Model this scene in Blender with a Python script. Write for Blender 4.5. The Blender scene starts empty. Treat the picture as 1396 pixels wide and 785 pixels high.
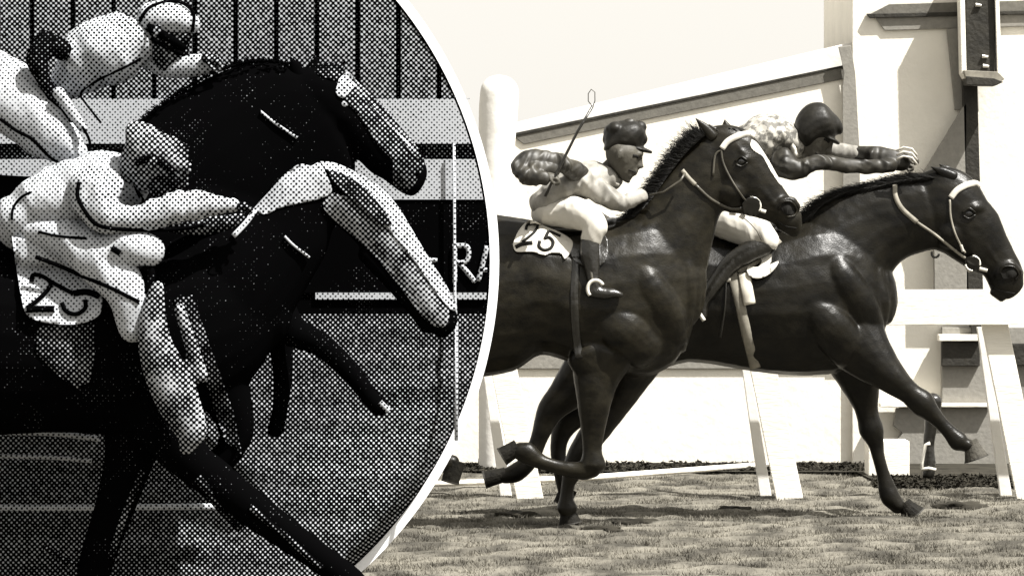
import bpy, bmesh, math, random
import numpy as np
from mathutils import Vector, Matrix
from mathutils.bvhtree import BVHTree
from mathutils import noise as mnoise
random.seed(7); rng = np.random.default_rng(7)
SC = bpy.context.scene
COL = SC.collection
# ------------------------------------------------------------ camera, sky, sun, exposure
F, CX, HY, CH = 6000.0, 698.0, 326.0, 1.40      # focal in photo pixels, principal x, horizon row, eye height
cam = bpy.data.cameras.new('camera'); camo = bpy.data.objects.new('camera', cam); COL.objects.link(camo)
camo.location = (0, 0, CH); camo.rotation_euler = (math.radians(90), 0, 0)
cam.sensor_width = 36; cam.lens = 36 * F / 1396; cam.shift_y = (HY - 392.5) / 1396; cam.clip_end = 3000; cam.clip_start = .5
SC.camera = camo
EL, AZ = math.radians(58), math.radians(55)     # sun height, swing to the right of straight behind the camera
w = bpy.data.worlds.new('World'); SC.world = w; w.use_nodes = True
nt = w.node_tree; bg = nt.nodes['Background']
sky = nt.nodes.new('ShaderNodeTexSky'); sky.sky_type = 'NISHITA'; sky.sun_disc = False
sky.sun_elevation = EL; sky.sun_rotation = math.pi - AZ; sky.dust_density = 3
hs = nt.nodes.new('ShaderNodeHueSaturation'); hs.inputs['Saturation'].default_value = 0.0
mx = nt.nodes.new('ShaderNodeMix'); mx.data_type = 'RGBA'; mx.blend_type = 'MULTIPLY'; mx.inputs[0].default_value = 1
mx.inputs[7].default_value = (1, .965, .90, 1)
nt.links.new(sky.outputs[0], hs.inputs['Color']); nt.links.new(hs.outputs[0], mx.inputs[6]); veil = nt.nodes.new('ShaderNodeMix'); veil.data_type = 'RGBA'; veil.inputs[0].default_value = .75   # thin bright cloud
veil.inputs[7].default_value = (5.4, 5.2, 4.8, 1)
gm = nt.nodes.new('ShaderNodeNewGeometry'); sx = nt.nodes.new('ShaderNodeSeparateXYZ'); nt.links.new(gm.outputs['Incoming'], sx.inputs[0])
rg = nt.nodes.new('ShaderNodeMapRange'); nt.links.new(sx.outputs[2], rg.inputs[0])     # bright haze low down, clearer sky overhead
rg.inputs[1].default_value = -.45; rg.inputs[2].default_value = -.10; rg.inputs[3].default_value = .0; rg.inputs[4].default_value = .85
nt.links.new(rg.outputs[0], veil.inputs[0])
nt.links.new(mx.outputs[2], veil.inputs[6]); nt.links.new(veil.outputs[2], bg.inputs[0])
bg.inputs[1].default_value = 0.08
sl = bpy.data.lights.new('sun', 'SUN'); sl.energy = 5.0; sl.angle = math.radians(.6); sl.color = (1, .975, .93)
so = bpy.data.objects.new('sun', sl); COL.objects.link(so)
so.rotation_euler = Vector((-math.sin(AZ)*math.cos(EL), math.cos(AZ)*math.cos(EL), -math.sin(EL))).to_track_quat('-Z', 'Y').to_euler()
SC.view_settings.view_transform = 'Standard'; SC.view_settings.look = 'None'; SC.view_settings.gamma = 1
SC.view_settings.exposure = 1.32
SC.render.engine = 'CYCLES'

# ------------------------------------------------------------ materials
def newmat(name):
    m = bpy.data.materials.new(name); m.use_nodes = True
    return m, m.node_tree, m.node_tree.nodes['Principled BSDF']
def warm(v, k=1.0): return (v, v*(1-.045*k), v*(1-.15*k), 1)
def mat(name, v, rough=.7, spec=.3, noise=.15, scale=8, bump=0, bscale=30, stretch=(1,1,1), k=1.0, v2=None, thr=None, folds=0, fscale=9):
    m, t, b = newmat(name); N, L = t.nodes, t.links
    tc = N.new('ShaderNodeTexCoord'); mp = N.new('ShaderNodeMapping'); mp.inputs['Scale'].default_value = stretch
    L.new(tc.outputs['Object'], mp.inputs[0])
    n = N.new('ShaderNodeTexNoise'); n.inputs['Scale'].default_value = scale; n.inputs['Detail'].default_value = 8; n.inputs['Roughness'].default_value = .62
    L.new(mp.outputs[0], n.inputs['Vector'])
    r = N.new('ShaderNodeValToRGB')
    lo, hi = (.32, .68) if thr is None else thr
    r.color_ramp.elements[0].position = lo; r.color_ramp.elements[1].position = hi
    r.color_ramp.elements[0].color = warm(v*(1-noise), k); r.color_ramp.elements[1].color = warm(v*(1+noise) if v2 is None else v2, k)
    L.new(n.outputs['Fac'], r.inputs[0]); L.new(r.outputs[0], b.inputs['Base Color'])
    b.inputs['Roughness'].default_value = rough; b.inputs['Specular IOR Level'].default_value = spec
    if bump:
        n2 = N.new('ShaderNodeTexNoise'); n2.inputs['Scale'].default_value = bscale; n2.inputs['Detail'].default_value = 6
        L.new(mp.outputs[0], n2.inputs['Vector'])
        bp = N.new('ShaderNodeBump'); bp.inputs['Strength'].default_value = bump; bp.inputs['Distance'].default_value = .02
        L.new(n2.outputs['Fac'], bp.inputs['Height']); L.new(bp.outputs[0], b.inputs['Normal'])
    if folds:
        mf = N.new('ShaderNodeMapping'); mf.inputs['Rotation'].default_value = (0, .7, 0); mf.inputs['Scale'].default_value = (1, 1, .38)
        L.new(tc.outputs['Object'], mf.inputs[0])
        nf = N.new('ShaderNodeTexNoise'); nf.noise_type = 'RIDGED_MULTIFRACTAL'; nf.inputs['Scale'].default_value = fscale; nf.inputs['Detail'].default_value = 2.5
        nf.inputs['Distortion'].default_value = .8; L.new(mf.outputs[0], nf.inputs['Vector'])
        bf = N.new('ShaderNodeBump'); bf.inputs['Strength'].default_value = folds; bf.inputs['Distance'].default_value = .07
        L.new(nf.outputs['Fac'], bf.inputs['Height']); L.new(bf.outputs[0], b.inputs['Normal'])
    return m
PER = 7.5*13.25/6000       # halftone screen of the round press print, metres
def tone(name, t0, amt=.12, nscale=9, stretch=(1,1,1), gain=1.5, hi=.40):
    """ink printed as a 45 degree dot screen on everything that belongs to the round press print"""
    m, t, b = newmat(name); N, L = t.nodes, t.links
    def M(op, a, bb=None, clamp=False):
        n = N.new('ShaderNodeMath'); n.operation = op; n.use_clamp = clamp
        for i, x in enumerate((a, bb)):
            if x is None: continue
            if isinstance(x, (int, float)): n.inputs[i].default_value = x
            else: L.new(x, n.inputs[i])
        return n.outputs[0]
    g = N.new('ShaderNodeNewGeometry')
    s = N.new('ShaderNodeSeparateXYZ'); L.new(g.outputs['Position'], s.inputs[0])
    a = 2*math.pi/PER
    p = M('MULTIPLY', M('COSINE', M('MULTIPLY', s.outputs[0], a)), M('COSINE', M('MULTIPLY', s.outputs[2], a)))
    mp = N.new('ShaderNodeMapping'); mp.inputs['Scale'].default_value = stretch; L.new(g.outputs['Position'], mp.inputs[0])
    n = N.new('ShaderNodeTexNoise'); n.inputs['Scale'].default_value = nscale; n.inputs['Detail'].default_value = 5; L.new(mp.outputs[0], n.inputs['Vector'])
    n2 = N.new('ShaderNodeTexNoise'); n2.inputs['Scale'].default_value = 90; n2.inputs['Detail'].default_value = 2; L.new(g.outputs['Position'], n2.inputs['Vector'])
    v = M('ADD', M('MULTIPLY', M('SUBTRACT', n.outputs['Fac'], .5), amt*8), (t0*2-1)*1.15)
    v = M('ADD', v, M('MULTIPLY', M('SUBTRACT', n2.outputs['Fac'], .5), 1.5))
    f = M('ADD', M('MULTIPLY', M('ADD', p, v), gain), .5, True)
    mr = N.new('ShaderNodeMix'); mr.data_type = 'RGBA'; L.new(f, mr.inputs[0])
    mr.inputs[6].default_value = (.0012, .0012, .0013, 1); mr.inputs[7].default_value = (hi*.93, hi*.965, hi*1.02, 1)
    L.new(mr.outputs[2], b.inputs['Base Color']); b.inputs['Roughness'].default_value = .9; b.inputs['Specular IOR Level'].default_value = .0
    return m
M_ = dict(
 coat=mat('bay_coat', .0035, .36, .18, .3, 8, .10, 110, (1, 1, 1.6), 3.0, .021, (.34, .80)),
 coat2=mat('brown_coat', .0022, .34, .20, .3, 8, .10, 110, (1, 1, 1.6), 3.0, .011, (.34, .80)),
 mane=mat('dark_mane', .005, .5, .25, .3, 20, k=2.4),
 hoof=mat('hoof_horn', .009, .7, .1, .4, 30, .3, 60, k=2),
 palehoof=mat('pale_hoof_horn', .055, .7, .1, .3, 30, .3, 60, k=1.5),
 white=mat('white_paint', .74, .6, .3, .10, 5, .2, 40, (.4, 1, 3)),
 wall=mat('white_render', .72, .85, .15, .07, 2.5, .25, 18),
 fascia=mat('roof_white', .68, .85, .15, .06, 2, .2, 14, k=.6),
 grey=mat('shade_and_trim_grey', .21, .85, .15, .10, 30, .15, 40),  # stands for shade on the white walls; also colours the cornice bed
 grey2=mat('cornice_and_soffit_shade', .12, .8, .2, .14, 30, .15, 40, k=1.2),  # cornice paint, and the shade painted under the roof
 dark=mat('dark_timber', .022, .7, .3, .4, 10, .3, 40, k=2),
 cloth=mat('white_cotton', .50, .9, .1, .08, 9, folds=.4, fscale=7),
 silk=mat('cream_silk', .23, .55, .3, .4, 9, folds=.9, fscale=9),
 silk2=mat('pale_patterned_silk', .15, .6, .3, .3, 26, folds=.7, fscale=9, v2=.34, thr=(.46, .54)),
 silk3=mat('grey_silk', .20, .6, .3, .3, 26, folds=.7, fscale=9),
 sleeve=mat('dark_silk', .035, .5, .4, .8, 14, k=2, folds=1, fscale=9, v2=.06, thr=(.3,.8)),
 sleeve2=mat('black_silk', .012, .5, .35, .5, 14, k=2, folds=.9, fscale=9, v2=.035),
 leather=mat('black_leather', .010, .28, .6, .3, 12, .3, 25, k=2),
 cap=mat('dark_silk_cap', .009, .48, .25, .5, 14, .2, 24, k=2.2),
 skin=mat('tanned_skin', .055, .6, .3, .2, 12, .2, 40, k=1.8),
 glove=mat('pale_hand', .30, .6, .3, .2, 12, .2, 40, k=1.4),
 strap=mat('strap_leather', .05, .4, .4, .3, 20, k=2),
 pstrap=mat('pale_strap', .55, .6, .3, .15, 20, k=1.4),
 gstrap=mat('worn_webbing', .20, .7, .3, .3, 20, k=1.6),
 metal=mat('bright_steel', .55, .25, .9, .1, 10),
 ink=mat('black_ink', .012, .8, .1, .1, 10),
 eye=mat('dark_eye', .004, .06, .8, .1, 10),
 hedge=mat('dark_soil_plants', .025, .9, .1, .6, 6, k=2),
 rim=mat('white_rim_paint', .85, .6, .2, .01, 3, k=-.25),
)
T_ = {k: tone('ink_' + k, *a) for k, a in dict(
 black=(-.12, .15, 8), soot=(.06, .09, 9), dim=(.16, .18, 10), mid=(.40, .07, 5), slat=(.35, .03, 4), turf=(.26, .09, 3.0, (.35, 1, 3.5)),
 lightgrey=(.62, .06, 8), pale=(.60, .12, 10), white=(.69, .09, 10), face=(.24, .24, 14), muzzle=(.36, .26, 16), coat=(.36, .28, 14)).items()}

# ------------------------------------------------------------ helpers
def P(px, py, Y): return Vector(((px-CX)*Y/F, Y, CH - (py-HY)*Y/F))
def link(name, me, m, parent=None):
    o = bpy.data.objects.new(name, me); COL.objects.link(o)
    if m is not None: me.materials.clear(); me.materials.append(m)
    if parent is not None: o.parent = parent; o.matrix_parent_inverse = parent.matrix_world.inverted()
    return o
def tag(o, label, cat, group=None, kind=None):
    if label: o['label'] = label
    if cat: o['category'] = cat
    if group: o['group'] = group
    if kind: o['kind'] = kind
    return o
def thing(name, label, cat, loc=(0,0,0), group=None):
    o = bpy.data.objects.new(name, None); COL.objects.link(o); o.location = loc; o.empty_display_size = .1
    o.matrix_world = Matrix.Translation(loc)
    return tag(o, label, cat, group)
def build(name, bm, m, parent=None, smooth=False):
    bmesh.ops.recalc_face_normals(bm, faces=bm.faces)
    me = bpy.data.meshes.new(name); bm.to_mesh(me); bm.free()
    if smooth:
        for p in me.polygons: p.use_smooth = True
    return link(name, me, m, parent)
def bevel(bm, r=.006):
    bmesh.ops.bevel(bm, geom=list(bm.edges), offset=r, segments=2, profile=.6, affect='EDGES')
def prism(bm, pts, Y, T):
    """outline in photo pixels standing at depth Y, T metres thick going away from the camera"""
    f = [bm.verts.new(P(x, y, Y)) for x, y in pts]
    b = [bm.verts.new(v.co + Vector((0, T, 0))) for v in f]
    n = len(f); bm.faces.new(f); bm.faces.new(b[::-1])
    for i in range(n): bm.faces.new((f[i], b[i], b[(i+1) % n], f[(i+1) % n]))
def pbox(name, x0, y0, x1, y1, Y, T, m, parent=None, bev=.006):
    bm = bmesh.new(); prism(bm, [(x0, y0), (x1, y0), (x1, y1), (x0, y1)], Y, T)
    if bev: bevel(bm, bev)
    return build(name, bm, m, parent)
def poly(name, pts, Y, T, m, parent=None, bev=.004):
    bm = bmesh.new(); prism(bm, pts, Y, T)
    if bev: bevel(bm, bev)
    return build(name, bm, m, parent)
def cr(a, n):
    a = np.array(a, float)
    if len(a) == 2: n_ = n*2; return np.array([a[0]+(a[1]-a[0])*i/n_ for i in range(n_+1)])
    p = np.vstack([2*a[0]-a[1], a, 2*a[-1]-a[-2]]); out = []
    for i in range(1, len(p)-2):
        for j in range(n):
            t = j/n; p0, p1, p2, p3 = p[i-1], p[i], p[i+1], p[i+2]
            out.append(.5*((2*p1)+(p2-p0)*t+(2*p0-5*p1+4*p2-p3)*t*t+(3*p1-p0-3*p2+p3)*t**3))
    out.append(p[-2]); return np.array(out)
def ringpt(st, Y, th, sc=1.0, ex=1.0):
    xa, ya, xb, yb, wd, d = st
    c, s = math.cos(th), math.sin(th)
    c = math.copysign(abs(c)**ex, c); s = math.copysign(abs(s)**ex, s)
    cx, cy, ux, uy = (xa+xb)/2, (ya+yb)/2, (xa-xb)/2, (ya-yb)/2
    v = P(cx+ux*c*sc, cy+uy*c*sc, Y); v.y += d + wd*Y/F*s*sc
    return v
def loft(bm, sts, Y, seg=18, n=4, ex=1.0, shrink=1.0, dd=0.0):
    """closed smooth body through stations (xa,ya,xb,yb,halfdepth_px[,d_m]) in photo pixels at depth Y"""
    a = [tuple(s)+((0,) if len(s) == 5 else ()) for s in sts]
    a = cr(a, n); 
    if shrink != 1:
        c = (a[:, 0:2]+a[:, 2:4])/2
        a[:, 0:2] = c+(a[:, 0:2]-c)*shrink; a[:, 2:4] = c+(a[:, 2:4]-c)*shrink; a[:, 4] *= shrink
    a[:, 4] = np.maximum(a[:, 4], .5); a[:, 5] += dd
    def cap(i, j):
        e = a[i].copy(); q = a[j]
        dx, dy, dz = (e[0]+e[2]-q[0]-q[2])/2, (e[1]+e[3]-q[1]-q[3])/2, (e[5]-q[5])
        l = math.hypot(dx, dy, dz*F/Y) or 1; r = .5*min(math.hypot(e[0]-e[2], e[1]-e[3]), 2*e[4])
        out = []
        for off, sc in ((.45, .86), (.75, .6), (.93, .3)):
            k = e.copy(); cx, cy = (e[0]+e[2])/2, (e[1]+e[3])/2
            ox, oy = dx/l*r*off*.8, dy/l*r*off*.8
            ux, uy = (e[0]-e[2])/2*sc, (e[1]-e[3])/2*sc
            out.append(np.array([cx+ox+ux, cy+oy+uy, cx+ox-ux, cy+oy-uy, e[4]*sc, e[5]+dz/l*r*off*.8]))
        return out
    st, en = cap(0, 1), cap(-1, -2)
    a = st[::-1]+list(a)+en
    rings = [[bm.verts.new(ringpt(s, Y, 2*math.pi*k/seg, 1, ex)) for k in range(seg)] for s in a]
    for r0, r1 in zip(rings, rings[1:]):
        for k in range(seg): bm.faces.new((r0[k], r0[(k+1) % seg], r1[(k+1) % seg], r1[k]))
    bm.faces.new(rings[0]); bm.faces.new(rings[-1][::-1])
def limb(pts):
    """(cx,cy,r[,halfdepth[,d]]) -> loft stations"""
    q = [(p[0], p[1], p[2], p[3] if len(p) > 3 else p[2], p[4] if len(p) > 4 else 0) for p in pts]; out = []
    for i, (x, y, r, wd, d) in enumerate(q):
        a, b = q[max(i-1, 0)], q[min(i+1, len(q)-1)]
        dx, dy = b[0]-a[0], b[1]-a[1]; l = math.hypot(dx, dy) or 1
        out.append((x+dy/l*r, y-dx/l*r, x-dy/l*r, y+dx/l*r, wd, d))
    return out
def blob(cx, cy, rx, ry, wd, d=0):
    return [(cx+rx*t, cy-ry*math.sqrt(1-t*t), cx+rx*t, cy+ry*math.sqrt(1-t*t), wd*math.sqrt(1-t*t), d) for t in (-.9, -.6, -.2, .2, .6, .9)]
def solid(name, lofts, Y, m, parent=None, voxel=.009, smooth=5, shrink=1.0, extra=None, disp=None):
    """one continuous skin round several lofts"""
    bm = bmesh.new()
    for l in lofts: loft(bm, l, Y, shrink=shrink)
    if extra: extra(bm)
    bmesh.ops.recalc_face_normals(bm, faces=bm.faces)
    me = bpy.data.meshes.new(name); bm.to_mesh(me); bm.free()
    o = bpy.data.objects.new('tmp', me); COL.objects.link(o)
    r = o.modifiers.new('r', 'REMESH'); r.mode = 'VOXEL'; r.voxel_size = voxel; r.use_smooth_shade = True
    s = o.modifiers.new('s', 'SMOOTH'); s.factor = .5; s.iterations = smooth
    if disp and len(disp) == 2:
        tx = bpy.data.textures.new('folds', 'CLOUDS'); tx.noise_scale = disp[1]; tx.noise_depth = 3
        dm = o.modifiers.new('d', 'DISPLACE'); dm.texture = tx; dm.strength = disp[0]; dm.mid_level = .5; dm.texture_coords = 'GLOBAL'
    dg = bpy.context.evaluated_depsgraph_get()
    out = bpy.data.meshes.new_from_object(o.evaluated_get(dg)); bpy.data.objects.remove(o)
    out.name = name
    if disp and len(disp) == 3:                     # creased cloth: narrow ridges running along a slanted grain
        amp, size, ang = disp; c, q = math.cos(ang), math.sin(ang); off = []
        nn = [v.normal.copy() for v in out.vertices]
        for v in out.vertices:
            x, y, z = v.co; u, w_ = (x*c+z*q)/size, (-x*q+z*c)/size*.35
            a = 1-2.2*abs(mnoise.noise((u, y/size*.6, w_))); b_ = 1-2.2*abs(mnoise.noise((u*2.1+7, y/size, w_*2+3)))
            off.append((a*.65+b_*.35)*amp)
        for v, n_, f_ in zip(out.vertices, nn, off): v.co += n_*f_
    for p in out.polygons: p.use_smooth = True
    return link(name, out, m, parent)
def bvh(*objs):
    vs, fs = [], []
    for o in objs:
        k = len(vs); me = o.data; mw = o.matrix_world if o.parent is None else Matrix()
        vs += [v.co.copy() for v in me.vertices]; fs += [[i+k for i in p.vertices] for p in me.polygons]
    return BVHTree.FromPolygons(vs, fs)
def hit(t, x, y, Y):
    o = Vector((0, 0, CH)); d = (P(x, y, Y)-o).normalized()
    h = t.ray_cast(o+d*8, d) if t else (None,)
    return h[0], d
def hits(t, pts, Y, dflt=None):
    res = [hit(t, x, y, Y) for x, y in pts]; D = [r[0].y if r[0] is not None else None for r in res]
    good = [x for x in D if x is not None] or [Y]
    last = next((x for x in D if x is not None), Y if dflt is None else dflt); out = []
    for (x, y), z in zip(pts, D):
        if z is None or z > last+.25: z = last
        last = z; out.append(z)
    for _ in range(2): out = [(out[max(i-1, 0)]+2*out[i]+out[min(i+1, len(out)-1)])/4 for i in range(len(out))]
    return out
def strap(bm, pts, wpx, t, Y, off=.006, n=5, thick=.010):
    a = cr([(x, y) for x, y in pts], n); z = hits(t, a, Y); rows = []
    for i, (x, y) in enumerate(a):
        p, q = a[max(i-1, 0)], a[min(i+1, len(a)-1)]; dx, dy = q-p; l = math.hypot(dx, dy) or 1
        ww = wpx if not callable(wpx) else wpx(i/(len(a)-1)); nx, ny = dy/l*ww/2, -dx/l*ww/2
        d = z[i]-off
        rows.append([bm.verts.new(P(x+nx, y+ny, d+thick)), bm.verts.new(P(x+nx*.8, y+ny*.8, d)), bm.verts.new(P(x-nx*.8, y-ny*.8, d)), bm.verts.new(P(x-nx, y-ny, d+thick))])
    for r0, r1 in zip(rows, rows[1:]):
        for k in range(4): bm.faces.new((r0[k], r0[(k+1) % 4], r1[(k+1) % 4], r1[k]))
    bm.faces.new(rows[0]); bm.faces.new(rows[-1][::-1])
def straps(name, lst, t, Y, m, parent=None, off=.006, thick=.010, n=5, join=False):
    if not join:
        for q in lst: o = straps(name, [q], t, Y, m, parent, off, thick, n, True)
        return o
    bm = bmesh.new()
    for pts, wd in lst: strap(bm, pts, wd, t, Y, off, n, thick)
    return build(name, bm, m, parent, True)
def inside(x, y, pg):
    c = False; n = len(pg)
    for i in range(n):
        x0, y0 = pg[i]; x1, y1 = pg[i-1]
        if (y0 > y) != (y1 > y) and x < (x1-x0)*(y-y0)/(y1-y0)+x0: c = not c
    return c
def drape(name, pg, t, Y, m, parent=None, off=.012, step=2.5, thick=.012, curve=True):
    """cloth of the given outline laid over the surface below it"""
    o = cr(list(pg)+[pg[0]], 5)[:-1] if curve else np.array(pg)
    bm = bmesh.new(); vs = [bm.verts.new((x, 0, y)) for x, y in o]; bm.faces.new(vs)
    bmesh.ops.triangulate(bm, faces=bm.faces)
    x0, x1 = o[:, 0].min(), o[:, 0].max(); y0, y1 = o[:, 1].min(), o[:, 1].max()
    for v in np.arange(x0+step, x1, step): bmesh.ops.bisect_plane(bm, geom=bm.verts[:]+bm.edges[:]+bm.faces[:], plane_co=(v, 0, 0), plane_no=(1, 0, 0))
    for v in np.arange(y0+step, y1, step): bmesh.ops.bisect_plane(bm, geom=bm.verts[:]+bm.edges[:]+bm.faces[:], plane_co=(0, 0, v), plane_no=(0, 0, 1))
    zs = []
    for v in bm.verts:
        h, d = hit(t, v.co.x, v.co.z, Y); zs.append(h.y if h is not None else None)
    good = [z for z in zs if z is not None] or [Y]; med = float(np.median(good))
    for v, z in zip(bm.verts, zs):
        if z is None or z > med+.12: z = med+.03
        v.co = P(v.co.x, v.co.z, z-off)
    bmesh.ops.smooth_vert(bm, verts=bm.verts, factor=.4, use_axis_x=False, use_axis_y=True, use_axis_z=False)
    r = bmesh.ops.extrude_face_region(bm, geom=bm.faces[:])
    for v in [e for e in r['geom'] if isinstance(e, bmesh.types.BMVert)]: v.co.y += thick
    return build(name, bm, m, parent, True)
def ball(name, x, y, rx, ry, Y, m, parent, t=None, d=.0, flat=.6):
    h, _ = hit(t, x, y, Y) if t else (None, None)
    yy = (h.y if h is not None else Y)+d
    bm = bmesh.new(); bmesh.ops.create_uvsphere(bm, u_segments=20, v_segments=12, radius=1)
    c = P(x, y, yy); s = Y/F
    for v in bm.verts: v.co = c+Vector((v.co.x*rx*s, v.co.y*min(rx, ry)*s*flat, v.co.z*ry*s))
    return build(name, bm, m, parent, True)
def tube(bm, pts, r0, r1=None, seg=6):
    """pts world vectors"""
    r1 = r0 if r1 is None else r1; rows = []
    for i, p in enumerate(pts):
        a, b = pts[max(i-1, 0)], pts[min(i+1, len(pts)-1)]; tg = (b-a).normalized()
        u = tg.cross(Vector((.13, .9, .31))).normalized(); v = tg.cross(u); r = r0+(r1-r0)*i/(len(pts)-1)
        rows.append([bm.verts.new(p+u*r*math.cos(2*math.pi*k/seg)+v*r*math.sin(2*math.pi*k/seg)) for k in range(seg)])
    for x, y in zip(rows, rows[1:]):
        for k in range(seg): bm.faces.new((x[k], x[(k+1) % seg], y[(k+1) % seg], y[k]))
    bm.faces.new(rows[0]); bm.faces.new(rows[-1][::-1])
def ring(name, x, y, r, Y, m, parent, t=None, d=-.03, th=.004, seg=20, a0=0, a1=2*math.pi, ry=None):
    h, _ = hit(t, x, y, Y) if t else (None, None); yy = (h.y if h is not None else Y)+d
    bm = bmesh.new(); ry = ry or r
    tube(bm, [P(x+r*math.cos(a0+(a1-a0)*i/seg), y+ry*math.sin(a0+(a1-a0)*i/seg), yy) for i in range(seg+1)], th, th, 6)
    return build(name, bm, m, parent, True)
def mane(name, crest, dirs, ln, n, Y, m, parent, w0=.007, spread=.09, jit=.35):
    """locks of hair rooted along the crest"""
    a = cr(crest, 12); bm = bmesh.new()
    for _ in range(n):
        i = random.random()*(len(a)-1.01); j = int(i); p = a[j]+(a[j+1]-a[j])*(i-j)
        k = i/(len(a)-1); dx = dirs[0][0]+(dirs[1][0]-dirs[0][0])*k+random.uniform(-jit, jit); dy = dirs[0][1]+(dirs[1][1]-dirs[0][1])*k+random.uniform(-jit, jit)
        L = ln*random.uniform(.5, 1.15); yo = Y+random.uniform(-spread, spread*.6)
        pts = [P(p[0]+dx*L*s-random.uniform(-1, 1)*s*2, p[1]+dy*L*s+6*s*s*random.uniform(-.5, 1), yo) for s in (0, .3, .65, 1)]
        tube(bm, pts, w0*random.uniform(.6, 1.2), .0007, 3)
    return build(name, bm, m, parent, True)
def hand(cx, cy, dx, dy, s, d=0, Yp=None):
    """palm, four curled fingers and a thumb; (dx,dy) unit direction of the hand, s hand length px"""
    nx, ny = -dy, dx; out = [limb([(cx-dx*s*.25, cy-dy*s*.25, s*.17, s*.22, d), (cx, cy, s*.19, s*.26, d), (cx+dx*s*.22, cy+dy*s*.22, s*.15, s*.26, d)])]
    px = 1/F*21.6
    for k, ln in zip((-1.5, -.5, .5, 1.5), (.85, 1, .95, .75)):
        dd = d+k*s*.145*px; l = s*.34*ln
        x0, y0 = cx+dx*s*.2, cy+dy*s*.2
        out.append(limb([(x0, y0, s*.075, s*.065, dd), (x0+dx*l*.6+nx*l*.15, y0+dy*l*.6+ny*l*.15, s*.07, s*.062, dd), (x0+dx*l*.75+nx*l*.6, y0+dy*l*.75+ny*l*.6, s*.062, s*.058, dd), (x0+dx*l*.3+nx*l*.95, y0+dy*l*.3+ny*l*.95, s*.055, s*.052, dd)]))
    out.append(limb([(cx-dx*s*.15, cy-dy*s*.15, s*.08, s*.08, d-s*.2*px), (cx+nx*s*.2, cy+ny*s*.2, s*.07, s*.07, d-s*.27*px), (cx+dx*s*.2+nx*s*.32, cy+dy*s*.2+ny*s*.32, s*.06, s*.06, d-s*.22*px)]))
    return out
def head(cx, cy, s, tilt=0, d=0):
    """face looking to the photo's right; s = head height in px"""
    c, q = math.cos(tilt), math.sin(tilt)
    def R(x, y): return cx+(x*c-y*q)*s, cy+(x*q+y*c)*s
    def pr(a, b, wd, dd=0): return (*R(*a), *R(*b), wd*s, d+dd)
    out = [[pr((-.36, -.28), (.30, -.30), .22), pr((-.42, -.12), (.36, -.14), .33), pr((-.42, .0), (.37, .0), .34), pr((-.38, .12), (.35, .12), .32), pr((-.30, .24), (.35, .26), .27), pr((-.16, .36), (.33, .40), .22), pr((.02, .46), (.30, .49), .15)]]
    out.append([pr((.28, -.08), (.40, -.10), .05), pr((.30, .04), (.46, .06), .05), pr((.28, .12), (.50, .13), .07), pr((.28, .17), (.42, .18), .06)])   # nose
    out.append([pr((.25, .25), (.41, .24), .10), pr((.25, .30), (.40, .32), .10)])                                                        # lips
    out.append([pr((.2, -.12), (.41, -.14), .22), pr((.2, -.08), (.39, -.08), .22)])                                                      # brow
    sg = .34*s*21.6/F
    for sd in (-1, 1): out.append([(*R(-.06, -.06), *R(-.16, -.06), .03*s, d+sd*sg), (*R(-.03, .02), *R(-.17, .02), .045*s, d+sd*sg), (*R(-.06, .12), *R(-.14, .12), .03*s, d+sd*sg)])
    return out, R

# ------------------------------------------------------------ the setting
def grid_ground():
    bm = bmesh.new()
    ys = list(np.arange(9, 47, .11))+[60, 90, 160, 400, 1500]; ys = [-30, 4]+ys
    xs = [-900, -120, -30, -9]+list(np.arange(-5, 6.01, .11))+[9, 30, 120, 900]
    rows = []
    for y in ys:
        row = []
        for x in xs:
            near = 1 if (-5 < x < 6 and 13.5 < y < 40) else 0
            z = near*random.uniform(-.016, .016)-.004
            row.append(bm.verts.new((x, y, z)))
        rows.append(row)
    for a, b in zip(rows, rows[1:]):
        for k in range(len(xs)-1): bm.faces.new((a[k], a[k+1], b[k+1], b[k]))
    m = mat('track_turf', .05, .95, .1, .0, 3.4, 1.0, 22, (1, .5, 1), 1.5, .155, (.40, .60))
    o = build('ground', bm, m, None, True); o['kind'] = 'structure'
grid_ground()
def grass():
    n = 190000
    Y = 17+rng.random(n)*11; X = (rng.random(n)-.5)*(1500*Y/F)+.02*Y*0+(1000-698)*Y/F*.0
    X = (430+rng.random(n)*1050-698)*Y/F
    h = .002+rng.random(n)**2*.017; a = rng.random(n)*math.pi*2; lx = rng.normal(0, .012, n); ly = rng.normal(0, .012, n); wd = .0015+rng.random(n)*.0025
    dx, dy = np.cos(a)*wd, np.sin(a)*wd
    v = np.empty((n, 3, 3)); z0 = np.full(n, -.012)
    v[:, 0] = np.stack([X-dx, Y-dy, z0], 1); v[:, 1] = np.stack([X+dx, Y+dy, z0], 1); v[:, 2] = np.stack([X+lx, Y+ly, h], 1)
    me = bpy.data.meshes.new('grass'); me.from_pydata(v.reshape(-1, 3).tolist(), [], np.arange(3*n).reshape(-1, 3).tolist())
    o = link('grass', me, mat('dry_grass', .06, .9, .1, .0, 3.4, 0, 30, (1, .5, 1), 1.5, .20, (.38, .62)))
    tag(o, 'short worn grass of the race track', 'grass', kind='stuff')
grass()

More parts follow.
